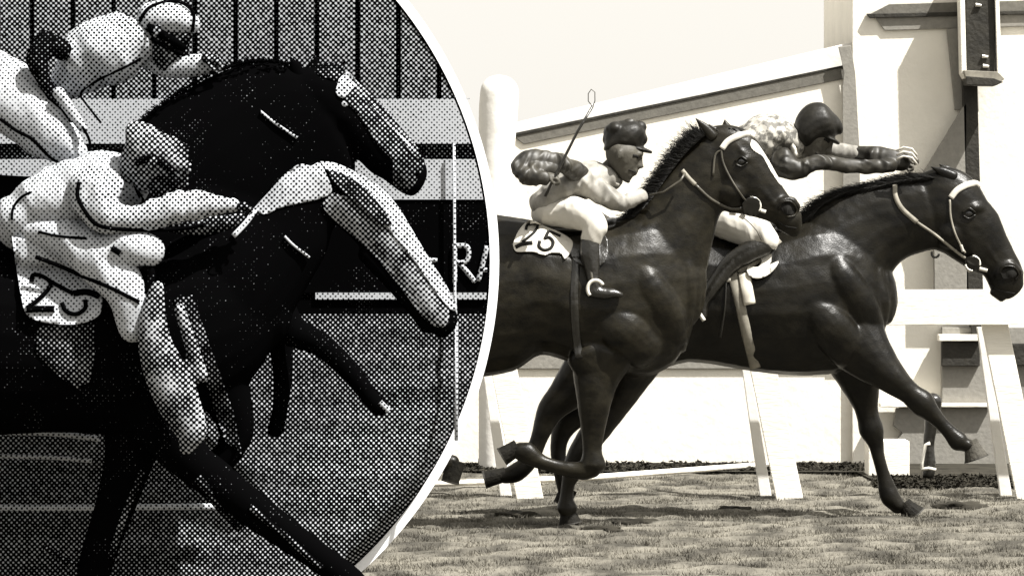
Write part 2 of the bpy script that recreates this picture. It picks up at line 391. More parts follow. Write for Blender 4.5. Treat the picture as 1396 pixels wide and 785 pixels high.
for cx_, cy_, r_, nm_ in ((1313,691,.075,'dark turf clod lying right of the leading forefoot'),(868,712,.06,'dark turf clod on the grass between the two horses'),(822,722,.055,'dark turf clod just right of the planted near-horse hoof'),(706,702,.06,'dark turf clod below the folded near-horse hooves'),(1000,694,.05,'dark turf clod at the foot of the raked rail post')):
    bm = bmesh.new(); Yc = CH*F/(cy_-HY); bmesh.ops.create_icosphere(bm, subdivisions=3, radius=1)
    for v in bm.verts:
        k = 1+.35*math.sin(v.co.x*5+cx_)*math.cos(v.co.y*6+cy_)+random.uniform(-.14, .14)
        v.co = Vector((v.co.x*r_*1.7*k, v.co.y*r_*2*k, v.co.z*r_*.35*k))+Vector(((cx_-CX)*Yc/F, Yc, .0))
    tag(build('turf_clod', bm, M_['hedge'], None, True), nm_, 'clod', 'turf clods kicked up on the track')
# pavilion with tower, white render, grey trim, and wall shade painted as grey panels
BY = 27.3
b = thing('pavilion', 'white pavilion wall with sloping roof and painted soffit shade behind the horses', 'building', (2, BY, 0))
poly('wall', [(250, 186), (697, 192), (1170, 96), (1170, 632), (250, 632)], BY, 3.0, M_['wall'], b)
pbox('ledge_shade', 250, 478, 1180, 503, BY-.02, .018, M_['grey'], b)  # shadow of a ledge painted as a grey band
poly('roof', [(690, 190), (700, 168), (1168, 56), (1168, 93)], BY-.006, 3.18, M_['fascia'], b)
poly('soffit_shade', [(697, 184), (1160, 89), (1160, 106), (714, 197)], BY-.014, .012, M_['grey2'], b)  # soffit shadow painted as a flat dark grey strip
poly('roof_lip', [(694, 183), (1160, 87), (1160, 90), (698, 187)], BY-.020, .018, M_['dark'], b)
b2 = thing('judges_tower', 'white square tower with stepped dark grey cornice at the right edge', 'tower', (3, 25.9, 0))
TY = 27.25
pbox('wall', 1162, -120, 1600, 655, TY, 2.5, M_['wall'], b2)
poly('corner_shade', [(1143, 64), (1160, 62), (1166, 100), (1172, 210), (1174, 470), (1150, 470), (1149, 120), (1152, 100)], TY-.03, .025, M_['grey'], b2)  # shaded corner face painted grey
c1 = poly('cornice', [(1185, 20), (1212, 6), (1640, -6), (1640, 14), (1212, 24)], TY-.03, .028, M_['grey2'], b2)
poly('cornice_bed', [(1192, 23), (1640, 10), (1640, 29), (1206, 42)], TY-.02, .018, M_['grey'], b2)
poly('cornice_lip', [(1181, 19), (1640, 10), (1640, 14), (1186, 25)], TY-.04, .038, M_['dark'], b2)
poly('recess_shade', [(1291, 40), (1318, 38), (1322, 150), (1302, 150)], TY-.05, .04, M_['grey'], b2)  # shaded side face painted as a grey strip
poly('cast_shade_panel', [(1318, 138), (1318, 402), (1274, 402), (1274, 300), (1256, 240)], TY-.12, .06, M_['grey'], b2)  # shadow cast on the tower wall, painted as a slope-topped grey panel
pbox('lower_shade', 1284, 446, 1420, 548, TY-.08, .07, M_['grey'], b2)  # shaded stretch of wall painted grey
pbox('dark_band', 1284, 466, 1336, 499, TY-.13, .06, M_['dark'], b2)  # dark band in line with the grey band on the pavilion wall
pbox('dark_band', 1378, 468, 1430, 498, TY-.13, .06, M_['dark'], b2)
pbox('white_strip', 1280, 456, 1338, 465, TY-.17, .12, M_['white'], b2)  # white strip above the dark band
poly('base_shade', [(1222, 556), (1345, 555), (1420, 548), (1420, 652), (1222, 652), (1222, 600), (1232, 590), (1218, 580)], TY-.08, .07, M_['grey'], b2)  # shade along the lower wall, painted as a grey panel
pbox('base_step', 1184, 601, 1240, 652, 25.85, .3, M_['white'], b2)
pbox('string_course', 1200, 549, 1352, 555, TY-.14, .12, M_['white'], b2)
pl = thing('pillar', 'white weathered pillar with a rounded top beside the round print', 'pillar', tuple(P(675, 640, 26.75)))
solid('shaft', [limb([(676, 640, 24, 24), (676, 420, 24, 24), (677, 220, 25, 24), (679, 160, 27, 26), (681, 122, 27, 26)])], 26.75, M_['fascia'], pl, .02, 6)

# soil bed
def bed(name, x0, x1, Y0, Y1, h, n, label):
    bm = bmesh.new()
    for _ in range(n):
        Y = random.uniform(Y0, Y1); x = (random.uniform(x0, x1)-CX)*Y/F; z = random.random()*h*random.uniform(.3, 1); r = random.uniform(.006, .028)
        M = Matrix.Translation((x, Y, z))@Matrix.Rotation(random.random()*6, 4, Vector((random.random(), random.random(), random.random())).normalized())
        vs = [bm.verts.new(M@Vector(c)) for c in ((-r, 0, 0), (0, r*.4, .01), (r, 0, 0), (0, -r*.4, .01))]; bm.faces.new(vs)
    o = build(name, bm, M_['hedge'], None); tag(o, label, 'plants', kind='stuff')
bed('low_planting', 560, 1186, 26.3, 27.2, .03, 9000, 'low dark planting at the foot of the white pavilion wall')
bed('low_planting', 1190, 1500, 24.7, 25.7, .03, 6000, 'low dark planting at the foot of the white tower')
def soil():
    bm = bmesh.new()
    vs = [bm.verts.new(v) for v in ((-3, 26.45, .016), (2.05, 26.2, .016), (2.1, 24.75, .016), (9, 24.6, .016), (9, 29, .016), (-3, 29, .016))]
    bm.faces.new(vs); o = build('soil', bm, M_['hedge']); o['kind'] = 'structure'
soil()
bm = bmesh.new(); tube(bm, [Vector(((500-698)*24.4/F, 24.4, .03)), Vector(((800-698)*25.2/F, 25.2, .035)), Vector(((1045-698)*26.7/F, 26.7, .035))], .018, .018, 8)
tag(build('ground_pipe', bm, M_['white'], None, True), 'thin white pipe lying on the grass behind the nearer horse', 'pipe')

# winning post and mirror box
wp = thing('winning_post', 'dark upright post fixed to the tower behind the leading horse head', 'post', tuple(P(1335, 462, TY-.1)))
poly('post', [(1312, 100), (1332, 100), (1341, 420), (1343, 462), (1326, 462), (1321, 420)], TY-.12, .10, M_['dark'], wp)
mb = thing('mirror_box', 'tall black box in a white frame hung on the winning post', 'box', tuple(P(1335, 118, TY-.3)))
pbox('panel', 1317, -60, 1356, 104, TY-.22, .14, M_['dark'], mb)
poly('side_frame', [(1307, -60), (1314, -60), (1318, 112), (1311, 100)], TY-.25, .17, M_['white'], mb)
poly('side_frame', [(1355, -60), (1360, -60), (1366, 100), (1360, 104)], TY-.25, .17, M_['white'], mb)
poly('tray', [(1314, 96), (1360, 98), (1370, 108), (1362, 113), (1318, 112)], TY-.32, .22, M_['gstrap'], mb)
poly('tray_base', [(1317, 104), (1355, 107), (1368, 112), (1358, 117), (1318, 116)], TY-.34, .2, M_['dark'], mb)
for x, y in ((1334, 7), (1343, 77), (1344, 90)): 
    bm = bmesh.new(); tube(bm, [P(x-4, y, TY-.23), P(x+4, y+1, TY-.23)], .012, .008, 6); build('glint_clip', bm, M_['metal'], mb)
bo = thing('hoof_peg', 'stand-in for a dark leg and shod hoof between the leading horse forelegs', 'leg_stand_in', tuple(P(1266, 652, 25.4)))  # built in place of a horse leg with shod hoof
solid('leg_stand_in', [limb([(1272, 545, 13), (1270, 575, 10), (1266, 605, 8), (1267, 630, 9), (1265, 648, 9)])], 25.4, M_['leather'], bo, .012, 2)
bm = bmesh.new(); tube(bm, [P(1256, 651, 25.33), P(1257, 630, 25.33), P(1262, 606, 25.33), P(1268, 604, 25.33)], .008, .012, 6); tube(bm, [P(1256, 640, 25.33), P(1266, 638, 25.33), P(1276, 640, 25.33)], .012, .01, 6); build('hoof_shoe', bm, M_['metal'], bo, True)

# running rail
FY = 23.7
rl = thing('running_rail', 'white wooden running rail with raked posts behind the horses', 'fence', tuple(P(1070, 680, FY)))
poly('rail_board', [(150, 397), (1700, 394), (1700, 442), (150, 445)], FY, .045, M_['white'], rl)
for x in (365, 722, 1076, 1404, 1740):
    t = M_['white']
    poly('post', [(x-66, 440), (x-30, 440), (x+19, 679), (x-17, 683)], FY+.06, .05, t, rl)
    poly('brace', [(x-72, 446), (x-62, 446), (x-24, 676), (x-40, 676)], FY+.30, .05, M_['fascia'], rl)

# ------------------------------------------------------------ horses and riders, right hand photograph
def horse(name, label, Y, m, lofts, hooves, voxel=.009):
    t = thing(name, label, 'horse', tuple(P(hooves[0][1][0], 548+CH*F/Y, Y)), 'racehorses on the right')
    o = solid('body', lofts, Y, m, t, .0075, 6, 1.0, None, (.010, .13))
    for k, (hm, a, bb, r0, r1, d) in enumerate(hooves):
        for nm_, k0, k1, mm, gr in (('hoof', -.25, .9, hm, 1), ('shoe', .9, 1.0, M_['metal'] if 0 else M_['dark'], 1.04)):
            bm = bmesh.new(); dx, dy = bb[0]-a[0], bb[1]-a[1]; l = math.hypot(dx, dy) or 1; rows = []
            for i in range(5):
                q = k0+(k1-k0)*i/4; rr = (r0+(r1-r0)*max(q, 0))*gr
                rows.append([bm.verts.new(P(a[0]+dx*q+dy/l*rr*math.cos(u), a[1]+dy*q-dx/l*rr*math.cos(u), Y)+Vector((0, d+rr*.85*Y/F*math.sin(u), 0))) for u in [2*math.pi*j/18 for j in range(18)]])
            for x, y in zip(rows, rows[1:]):
                for j in range(18): bm.faces.new((x[j], x[(j+1) % 18], y[(j+1) % 18], y[j]))
            bm.faces.new(rows[0]); bm.faces.new(rows[-1][::-1])
            ho = build(nm_, bm, mm, t if nm_ == 'hoof' else ho)
    return t, o, bvh(o)
def sub(*a): return a
H1Y = 21.4
h1_l = [
 [(478,350,490,440,30),(510,308,515,500,60),(570,286,575,520,72),(640,288,640,516,72),(700,296,700,506,74),(740,302,738,484,76),(790,308,790,498,76),(840,296,850,512,70),(885,290,888,512,62),(915,300,922,492,48),(938,330,944,445,32)],
 [(838,304,935,480,50),(858,288,950,425,44),(880,266,962,375,36),(903,235,972,330,29),(928,208,980,298,25),(952,186,988,286,23),(968,176,996,285,21)],
 [(966,172,962,245,16),(992,170,972,270,21),(1022,180,988,288,24),(1042,205,1008,292,21),(1057,234,1028,297,18),(1070,258,1046,302,15),(1082,276,1058,308,14),(1092,290,1068,317,14),(1094,304,1078,322,10)],
 blob(1072,285,12,14,17), blob(998,262,26,26,27), blob(1013,218,20,14,25),
 limb([(826,478,44,44,-.06),(812,515,32,30,-.10),(809,550,23,22,-.12),(808,585,17,16,-.12),(807,612,13,13,-.12),(808,632,18,16,-.12)]),
 limb([(808,634,15,14,-.12),(790,640,13,11,-.12),(762,635,10,9,-.12),(738,628,10,9,-.12),(718,616,15,12,-.12),(706,612,12,11,-.12)]),
 limb([(868,492,36,34,.10),(842,545,24,22,.14),(805,600,19,18,.16),(786,636,17,15,.17),(776,660,10,10,.17),(773,682,10,10,.17),(774,694,14,12,.17),(775,702,11,11,.17)]),
 limb([(545,450,60,44,-.08),(585,530,34,28,-.12),(560,585,20,17,-.12),(580,612,13,12,-.12),(604,626,12,11,-.12),(618,630,12,11,-.12)]),
 limb([(525,450,50,40,.12),(520,540,30,26,.14),(480,590,18,16,.14),(450,640,12,11,.14),(440,690,12,11,.14),(448,706,13,11,.14)]),
 limb([(852,330,12,8,-.10),(875,380,26,20,-.165),(905,430,28,22,-.13),(920,465,20,18,-.06)]), limb([(815,425,22,14,-.19),(850,450,32,22,-.19),(882,478,28,22,-.13)]),
 limb([(870,330,16,8,-.12),(920,290,14,9,-.075),(962,245,12,8,-.05)]), limb([(800,480,30,20,-.15),(815,510,26,20,-.13)]), limb([(930,330,9,8,-.08),(936,390,14,12,-.09),(925,450,14,12,-.06)]),
 limb([(1003,200,5,5,-.055),(1013,211,6,6,-.06),(1024,220,4,4,-.05)]), limb([(1020,240,4,4,-.06),(1040,262,4,4,-.055),(1056,280,4,4,-.045)]), limb([(1058,290,4,4,-.045),(1064,275,5,5,-.05),(1078,273,5,5,-.04),(1088,283,4,4,-.035)]), limb([(1062,309,4,8,0),(1078,318,5,8,0)]),
]
hr1, hb1, t1 = horse('racehorse', 'dark bay racehorse with a pale stripe down the face, the nearer one carrying cloth 25', H1Y, M_['coat'], h1_l,
 [(M_['hoof'],(702,610),(684,621),11,13,-.12),(M_['hoof'],(775,702),(778,717),11,16,.17),(M_['hoof'],(620,632),(614,656),13,12,-.12),(M_['hoof'],(450,708),(462,722),13,15,.14)])
# ears
def ear(name, base, tip, w0, Y, d, m, parent):
    bm = bmesh.new(); mx_, my = (base[0]+tip[0])/2, (base[1]+tip[1])/2
    loft(bm, limb([(base[0], base[1], w0*.85, w0*.5, d), (mx_, my, w0*.72, w0*.4, d), (mx_*.4+tip[0]*.6, my*.4+tip[1]*.6, w0*.34, w0*.25, d), (tip[0], tip[1], .6, .6, d)]), Y, 12, 4)
    return build(name, bm, m, parent, True)
ear('ear', (972,188), (948,162), 9, H1Y, -.05, M_['coat'], hr1); ear('ear', (993,186), (989,163), 11, H1Y, .06, M_['coat'], hr1)
ear('ear', (982,186), (966,170), 7, H1Y, -.02, M_['coat'], hr1)
mane('mane', [(860,300),(888,272),(912,238),(936,208),(962,184)], ((-.75,.35),(-.55,-.35)), 30, 6500, H1Y, M_['mane'], hr1, .0017, .07, .27)
mane('forelock', [(975,178),(990,174),(1010,178)], ((.5,.5),(.8,.5)), 22, 90, H1Y, M_['mane'], hr1, .004, .04)
drape('blaze_or_lit_face', [(1025,190),(1033,196),(1047,217),(1060,240),(1067,252),(1062,250),(1050,232),(1040,214),(1028,206),(1023,198)], t1, H1Y, M_['cloth'], hr1, .004)
ball('eye', 1011, 220, 6, 5, H1Y, M_['eye'], hr1, t1, .006)
drape('nostril', [(1064,283),(1068,278),(1078,279),(1084,286),(1080,292),(1070,292)], t1, H1Y, M_['ink'], hr1, .004, 2)
straps('nostril_rim', [([(1062,286),(1066,276),(1078,275),(1086,285),(1083,294),(1072,296)], 3)], t1, H1Y, M_['coat'], hr1, .008)
straps('mouth_line', [([(1058,300),(1070,308),(1086,311)], 1.6)], t1, H1Y, M_['ink'], hr1, .002)
straps('eyelid', [([(1002,220),(1010,214),(1019,219)], 3), ([(1003,224),(1011,227),(1019,222)], 2.4)], t1, H1Y, M_['coat'], hr1, .010)
br = thing('bridle', 'bridle with white browband on the nearer horse', 'bridle', tuple(P(1010,200,H1Y-.15)))
straps('browband', [([(984,203),(992,193),(1005,186),(1018,183),(1029,186)], 9)], t1, H1Y, M_['cloth'], br, .014)
straps('cheek_strap', [([(983,203),(986,222),(997,245),(1012,268),(1020,278)], 3), ([(984,204),(975,212),(972,240)], 3)], t1, H1Y, M_['strap'], br, .010)
ring('bit_ring', 1025, 281, 12, H1Y, M_['metal'], br, t1, -.035, .0045, 16, -math.pi*.55, math.pi*.2)
drape('ring_guard', [(1012,278),(1018,271),(1026,268),(1034,272),(1038,280),(1036,290),(1027,295),(1016,292)], t1, H1Y, M_['leather'], br, .03, 3)
straps('bit_end', [([(1034,286),(1044,289)], 5), ([(994,291),(1003,292)], 4), ([(1009,293),(1015,297)], 7)], t1, H1Y, M_['cloth'], br, .02)
straps('rein', [([(930,232),(940,244),(948,252)], 6)], t1, H1Y, M_['gstrap'], br, .012)
straps('rein', [([(948,252),(970,272),(995,284),(1012,284)], 4)], t1, H1Y, M_['strap'], br, .012)
bm = bmesh.new(); tube(bm, [P(1014,297,H1Y-.2), P(1024,306,H1Y-.2), P(1032,315,H1Y-.2), P(1038,328,H1Y-.2)], .003, .002, 5); build('rein_end', bm, M_['strap'], br, True)
# cloth 25
bm = bmesh.new(); tube(bm, [P(886,266,H1Y-.10), P(905,262,H1Y-.15), P(928,246,H1Y-.16), P(934,236,H1Y-.14)], .006, .006, 6); build('rein', bm, M_['strap'], br, True)
cl1 = thing('saddle_cloth', 'white saddle cloth numbered 25 on the nearer horse behind the rider', 'saddle cloth', tuple(P(740,325,H1Y-.2)), 'number cloths')
d1 = drape('cloth', [(699,333),(706,316),(717,303),(727,301),(745,309),(762,316),(780,328),(778,343),(770,353),(766,346),(750,345),(742,348),(725,343),(704,343)], t1, H1Y, M_['cloth'], cl1, .014, 3)
tc1 = bvh(d1, hb1)
straps('digit', [([(717,313),(719,307),(727,305),(733,307),(728,317),(712,330)], 4), ([(703,337),(712,333),(726,331)], 6)], tc1, H1Y, M_['ink'], d1, .008, join=True)
straps('digit', [([(736,328),(735,336),(742,341),(751,338),(754,330),(749,324),(742,325)], 4.5), ([(743,325),(748,315)], 4.5), ([(748,315),(757,319),(764,322)], 4.5)], tc1, H1Y, M_['ink'], d1, .008, join=True)
sd1 = thing('saddle', 'small dark racing saddle under the whip-holding rider', 'saddle', tuple(P(780,315,H1Y)))
solid('seat', [[(748,306,748,322,34),(775,303,778,322,38),(805,304,808,325,38),(835,296,838,322,30)]], H1Y, M_['leather'], sd1, .008, 3)
drape('flap', [(778,322),(822,318),(828,345),(818,362),(790,360),(776,342)], t1, H1Y, M_['leather'], sd1, .012, 4)
straps('girth', [([(786,350),(783,400),(785,450),(790,488)], 12)], t1, H1Y, M_['leather'], sd1, .008)
straps('stirrup_leather', [([(798,330),(804,360),(808,385)], 4)], t1, H1Y, M_['strap'], sd1, .05)

def rider(name, label, Y, parts, head_l, hands, feet=(), hm=None, voxel=.007, ratio=.8, group='riders on the right'):
    """parts: list of (part name, material, [lofts], disp)"""
    t = thing(name, label, 'person', tuple(P(parts[1][2][0][0][0], parts[1][2][0][0][1], Y)), group)
    bl = []
    for nm, m, ls, dp in parts:
        bl += [[(( s[0]+s[2])/2+(s[0]-s[2])/2*ratio, (s[1]+s[3])/2+(s[1]-s[3])/2*ratio, (s[0]+s[2])/2-(s[0]-s[2])/2*ratio, (s[1]+s[3])/2-(s[1]-s[3])/2*ratio, s[4]*ratio, (s[5] if len(s) > 5 else 0)) for s in l] for l in ls if nm != 'cap']
    body = solid('body', bl+head_l+hands, Y, hm or M_['skin'], t, .0055, 2)
    objs = {'body': body}
    for nm, m, ls, dp in parts:
        o = solid(nm, ls, Y, m, t, voxel, 3, 1.0, None, dp); objs[nm] = o
    return t, objs
hd, R1 = head(850, 212, 62, .30, -.05)
J1 = rider('person', 'jockey in cream silks crouched on the nearer horse with whip raised behind him', H1Y, [
 ('silks', M_['silk'], [limb([(738,280,17,36),(758,264,20,44),(784,250,23,48),(810,243,22,44),(830,244,17,30)]), limb([(800,250,18,15,-.10),(822,264,15,13,-.13),(846,276,10,10,-.13),(866,270,8,8,-.10),(876,266,7,7,-.08)])], (.013, .09, .5)),
 ('breeches', M_['cloth'], [limb([(740,290,19,40),(758,290,22,42,-.02),(780,290,21,28,-.14),(802,298,18,18,-.22),(811,310,16,16,-.24),(804,327,13,13,-.24)]), limb([(745,290,24,30,.08),(800,300,20,18,.2),(828,312,15,14,.16),(832,322,12,12,.12)])], (.008, .09, .3)),
 ('sleeve', M_['sleeve'], [limb([(792,240,13,15,-.14),(772,228,12,14,-.20),(745,221,12,14,-.24),(720,221,12,13,-.26),(711,229,12,13,-.28),(717,238,12,12,-.31),(730,243,10,11,-.33),(741,245,8,9,-.34)]), limb([(718,233,10,10,-.29),(736,232,10,11,-.28),(756,234,8,10,-.26)])], (.014, .07, -.7)),
 ('boot', M_['leather'], [limb([(803,328,13,14,-.24),(803,345,14,13,-.25),(806,368,10,10,-.26),(808,388,8,8,-.27),(807,395,8,8,-.27)]), limb([(803,396,8,8,-.27),(822,399,8,8,-.27),(836,399,6,7,-.27),(845,401,4,5,-.27)])], None),
 ('boot', M_['leather'], [limb([(832,322,12,12,.14),(822,350,11,11,.2),(818,380,9,9,.24)]), limb([(818,384,8,8,.24),(834,390,7,7,.24)])], None),
], hd, hand(752,243,.8,.3,30,-.34)+hand(882,264,.8,.2,26,.0)+[limb([(822,240,14,14),(834,230,14,14),(842,222,14,14)])])
tf = bvh(J1[1]['body'])
straps('eye', [([R1(.20,-.06), R1(.27,-.07), R1(.33,-.05)], 4)], tf, H1Y, M_['ink'], J1[0], .003)
straps('mouth', [([R1(.2,.27), R1(.3,.275), R1(.37,.27)], 2)], tf, H1Y, M_['ink'], J1[0], .003)
cp = solid('cap', [[(824,200,826,206,22,-.02),(823,176,870,207,27,-.02),(838,166,877,200,28,-.02),(860,164,880,186,22,-.02),(868,166,880,178,10,-.02)], blob(852,190,27,20,28,-.02), limb([(866,203,5,22,-.02),(878,205,3.5,18,-.02),(888,208,2,10,-.02)]), blob(838,176,11,10,16,-.06)], H1Y, M_['cap'], J1[0], .006, 2, 1.0, None, (.003, .06))
solid('cap_bow', [blob(857,169,9,7,9,-.04)], H1Y, M_['sleeve2'], J1[0], .005, 2)
solid('collar', [limb([(818,236,10,16,-.0),(828,243,11,17,-.02),(840,250,9,15,-.03)])], H1Y, M_['silk2'], J1[0], .006, 2, 1, None, (.02, .03))
wh = thing('whip', 'thin dark whip with a looped tip held up behind the near rider', 'whip', tuple(P(752,243,H1Y-.36)))
bm = bmesh.new(); tube(bm, [P(743,268,H1Y-.36), P(758,238,H1Y-.36), P(772,210,H1Y-.36), P(787,180,H1Y-.36), P(808,145,H1Y-.36)], .008, .006, 6); build('shaft', bm, M_['leather'], wh, True)
bm = bmesh.new(); tube(bm, [P(x, y, H1Y-.36) for x, y in ((808,146),(802,138),(802,128),(806,122),(811,126),(811,138),(808,146))], .0025, .0025, 5); build('loop', bm, M_['strap'], wh, True)
st = thing('stirrup', 'bright stirrup iron on the boot of the nearer rider', 'stirrup', tuple(P(810,392,H1Y-.3)))
ring('iron', 812, 394, 11, H1Y-.35, M_['metal'], st, None, 0, .009, 16, math.pi*.75, math.pi*1.85, 12)

# ---- horse 2
H2Y = 22.2
h2_l = [
 [(792,360,800,440,28),(825,324,830,490,58),(880,314,885,505,70),(940,312,940,494,72),(1000,318,1000,502,76),(1050,312,1050,509,76),(1095,298,1105,512,70),(1140,294,1150,505,58),(1175,312,1188,480,44),(1198,350,1206,445,28)],
 [(1088,304,1200,440,46),(1104,282,1205,400,40),(1136,262,1216,372,32),(1176,250,1236,352,27),(1218,242,1262,343,24),(1250,236,1280,340,22)],
 [(1256,236,1256,325,18),(1290,226,1268,338,23),(1324,240,1288,346,25),(1346,272,1310,360,22),(1361,293,1325,369,19),(1373,322,1340,376,16),(1385,346,1347,388,15),(1394,365,1355,402,14),(1396,384,1368,407,10)],
 blob(1377,372,15,16,17), blob(1295,318,26,26,27), blob(1325,284,20,14,25),
 limb([(1158,455,50,36,-.06),(1192,495,31,28,-.10),(1222,522,20,19,-.12),(1238,535,16,15,-.12),(1255,549,18,16,-.12),(1268,563,12,12,-.12),(1286,582,10,10,-.12),(1303,600,14,12,-.12),(1311,604,10,10,-.12),(1320,607,9,9,-.12)]),
 limb([(1166,490,40,34,.06),(1180,540,22,22,.12),(1185,565,16,15,.13),(1191,588,17,16,.13),(1197,606,11,11,.13),(1201,625,9,10,.13),(1208,652,10,9,.13),(1216,678,14,12,.13),(1228,693,11,11,.13)]),
 limb([(850,460,56,40,-.08),(806,500,40,28,-.12),(768,540,24,20,-.12),(748,562,18,15,-.12),(735,595,12,11,-.12),(722,625,12,11,-.12),(705,641,13,11,-.12),(692,646,11,10,-.12),(682,647,9,9,-.12)]),
 limb([(860,460,50,40,.12),(815,540,28,24,.14),(775,575,19,16,.14),(762,605,12,11,.14),(764,640,11,10,.14),(772,668,12,11,.14)]),
 limb([(1112,325,12,8,-.10),(1138,372,24,18,-.165),(1168,420,28,20,-.13),(1184,455,22,18,-.08)]), limb([(1095,410,20,14,-.20),(1128,445,30,20,-.19),(1158,478,28,22,-.13)]),
 limb([(1130,330,16,8,-.12),(1180,300,14,9,-.075),(1232,285,12,8,-.05)]), limb([(1192,370,10,8,-.08),(1198,410,14,12,-.08),(1190,455,14,12,-.05)]),
 limb([(1312,272,5,5,-.055),(1322,281,6,6,-.06),(1334,288,4,4,-.05)]), limb([(1326,310,4,4,-.06),(1345,338,4,4,-.055),(1358,358,4,4,-.045)]), limb([(1358,378,4,4,-.045),(1364,363,5,5,-.05),(1378,361,5,5,-.045),(1390,371,4,4,-.035)]), limb([(1352,398,4,8,0),(1366,407,5,8,0)]),
]
hr2, hb2, t2 = horse('racehorse', 'brown racehorse reaching its head forward, the leading farther one', H2Y, M_['coat2'], h2_l,
 [(M_['palehoof'],(1321,604),(1328,624),10,17,-.12),(M_['hoof'],(1238,692),(1250,706),11,18,.13),(M_['hoof'],(684,646),(660,652),10,12,-.12),(M_['hoof'],(774,672),(766,690),12,12,.14)])
ear('ear', (1300,242), (1268,228), 9, H2Y, -.05, M_['coat2'], hr2); ear('ear', (1302,238), (1282,224), 8, H2Y, .05, M_['coat2'], hr2)
mane('mane', [(1100,304),(1124,278),(1158,261),(1200,253),(1240,245),(1275,242)], ((-.8,.3),(-.8,-.05)), 32, 6500, H2Y, M_['mane'], hr2, .0017, .07, .25)
ball('eye', 1321, 291, 6, 5, H2Y, M_['eye'], hr2, t2, .006)
drape('nostril', [(1364,372),(1370,366),(1382,367),(1386,374),(1378,380),(1368,380)], t2, H2Y, M_['ink'], hr2, .004, 2)
straps('nostril_rim', [([(1362,374),(1368,364),(1382,364),(1389,374),(1384,382)], 3)], t2, H2Y, M_['coat2'], hr2, .008)
straps('mouth_line', [([(1348,386),(1362,396),(1384,400)], 1.6)], t2, H2Y, M_['ink'], hr2, .002)
straps('eyelid', [([(1312,290),(1321,284),(1330,290)], 3), ([(1313,294),(1321,298),(1330,293)], 2.4)], t2, H2Y, M_['coat2'], hr2, .010)
br2 = thing('bridle', 'bridle with white browband on the leading horse', 'bridle', tuple(P(1315,260,H2Y-.15)))
straps('browband', [([(1296,270),(1304,260),(1316,253),(1328,250),(1336,254)], 9)], t2, H2Y, M_['cloth'], br2, .014)
straps('cheek_strap', [([(1295,272),(1296,295),(1302,318),(1310,335),(1316,345)], 3)], t2, H2Y, M_['gstrap'], br2, .010)
ring('bit_ring', 1326, 359, 10, H2Y, M_['metal'], br2, t2, -.035, .005, 16, -math.pi*.5, math.pi*.1)
ring('bit_ring', 1326, 359, 10, H2Y, M_['metal'], br2, t2, -.035, .005, 16, math.pi*.5, math.pi*.95)
drape('ring_guard', [(1316,352),(1326,349),(1335,354),(1336,364),(1328,370),(1318,366)], t2, H2Y, M_['leather'], br2, .03, 3)
straps('bit_end', [([(1335,366),(1346,369)], 5), ([(1310,334),(1313,343)], 4), ([(1317,365),(1322,371)], 3)], t2, H2Y, M_['cloth'], br2, .02)
straps('rein', [([(1220,252),(1221,268),(1230,285),(1250,303)], 7)], t2, H2Y, M_['gstrap'], br2, .016)
straps('rein', [([(1250,303),(1275,320),(1300,340),(1316,352)], 4), ([(1220,252),(1232,238)], 4)], t2, H2Y, M_['gstrap'], br2, .012)
ring('throat_ring', 1275, 346, 5, H2Y, M_['leather'], br2, None, -.05, .006, 14, 0, math.pi*1.2)
sd2 = thing('saddle', 'racing saddle with pale girth under the far rider', 'saddle', tuple(P(1020,330,H2Y)))
solid('seat', [[(970,312,970,330,34),(1000,310,1000,330,38),(1040,306,1040,328,36),(1062,300,1064,322,26)]], H2Y, M_['leather'], sd2, .008, 3)
straps('girth', [([(998,372),(1008,410),(1018,455),(1030,502)], 15)], t2, H2Y, M_['gstrap'], sd2, .010)
straps('girth', [([(1014,372),(1022,415)], 17)], t2, H2Y, M_['pstrap'], sd2, .022)
straps('girth_strap', [([(990,380),(988,420),(982,460)], 3)], t2, H2Y, M_['leather'], sd2, .010)
straps('flap', [([(1004,368),(1025,355),(1045,340),(1062,325)], 20)], t2, H2Y, M_['gstrap'], sd2, .02)
straps('buckle', [([(976,384),(986,382)], 7), ([(990,381),(996,381)], 7)], t2, H2Y, M_['cloth'], sd2, .02)
cl2 = thing('saddle_cloth', 'white crumpled saddle cloth showing below the far rider knee', 'saddle cloth', tuple(P(1040,360,H2Y-.25)), 'number cloths')
drape('cloth', [(1041,338),(1050,337),(1052,350),(1049,360),(1061,356),(1058,364),(1048,374),(1032,380),(1020,374),(1020,364),(1036,362)], t2, H2Y, M_['cloth'], cl2, .035, 3)
hd, R2 = head(1110, 186, 66, .55, -.02)
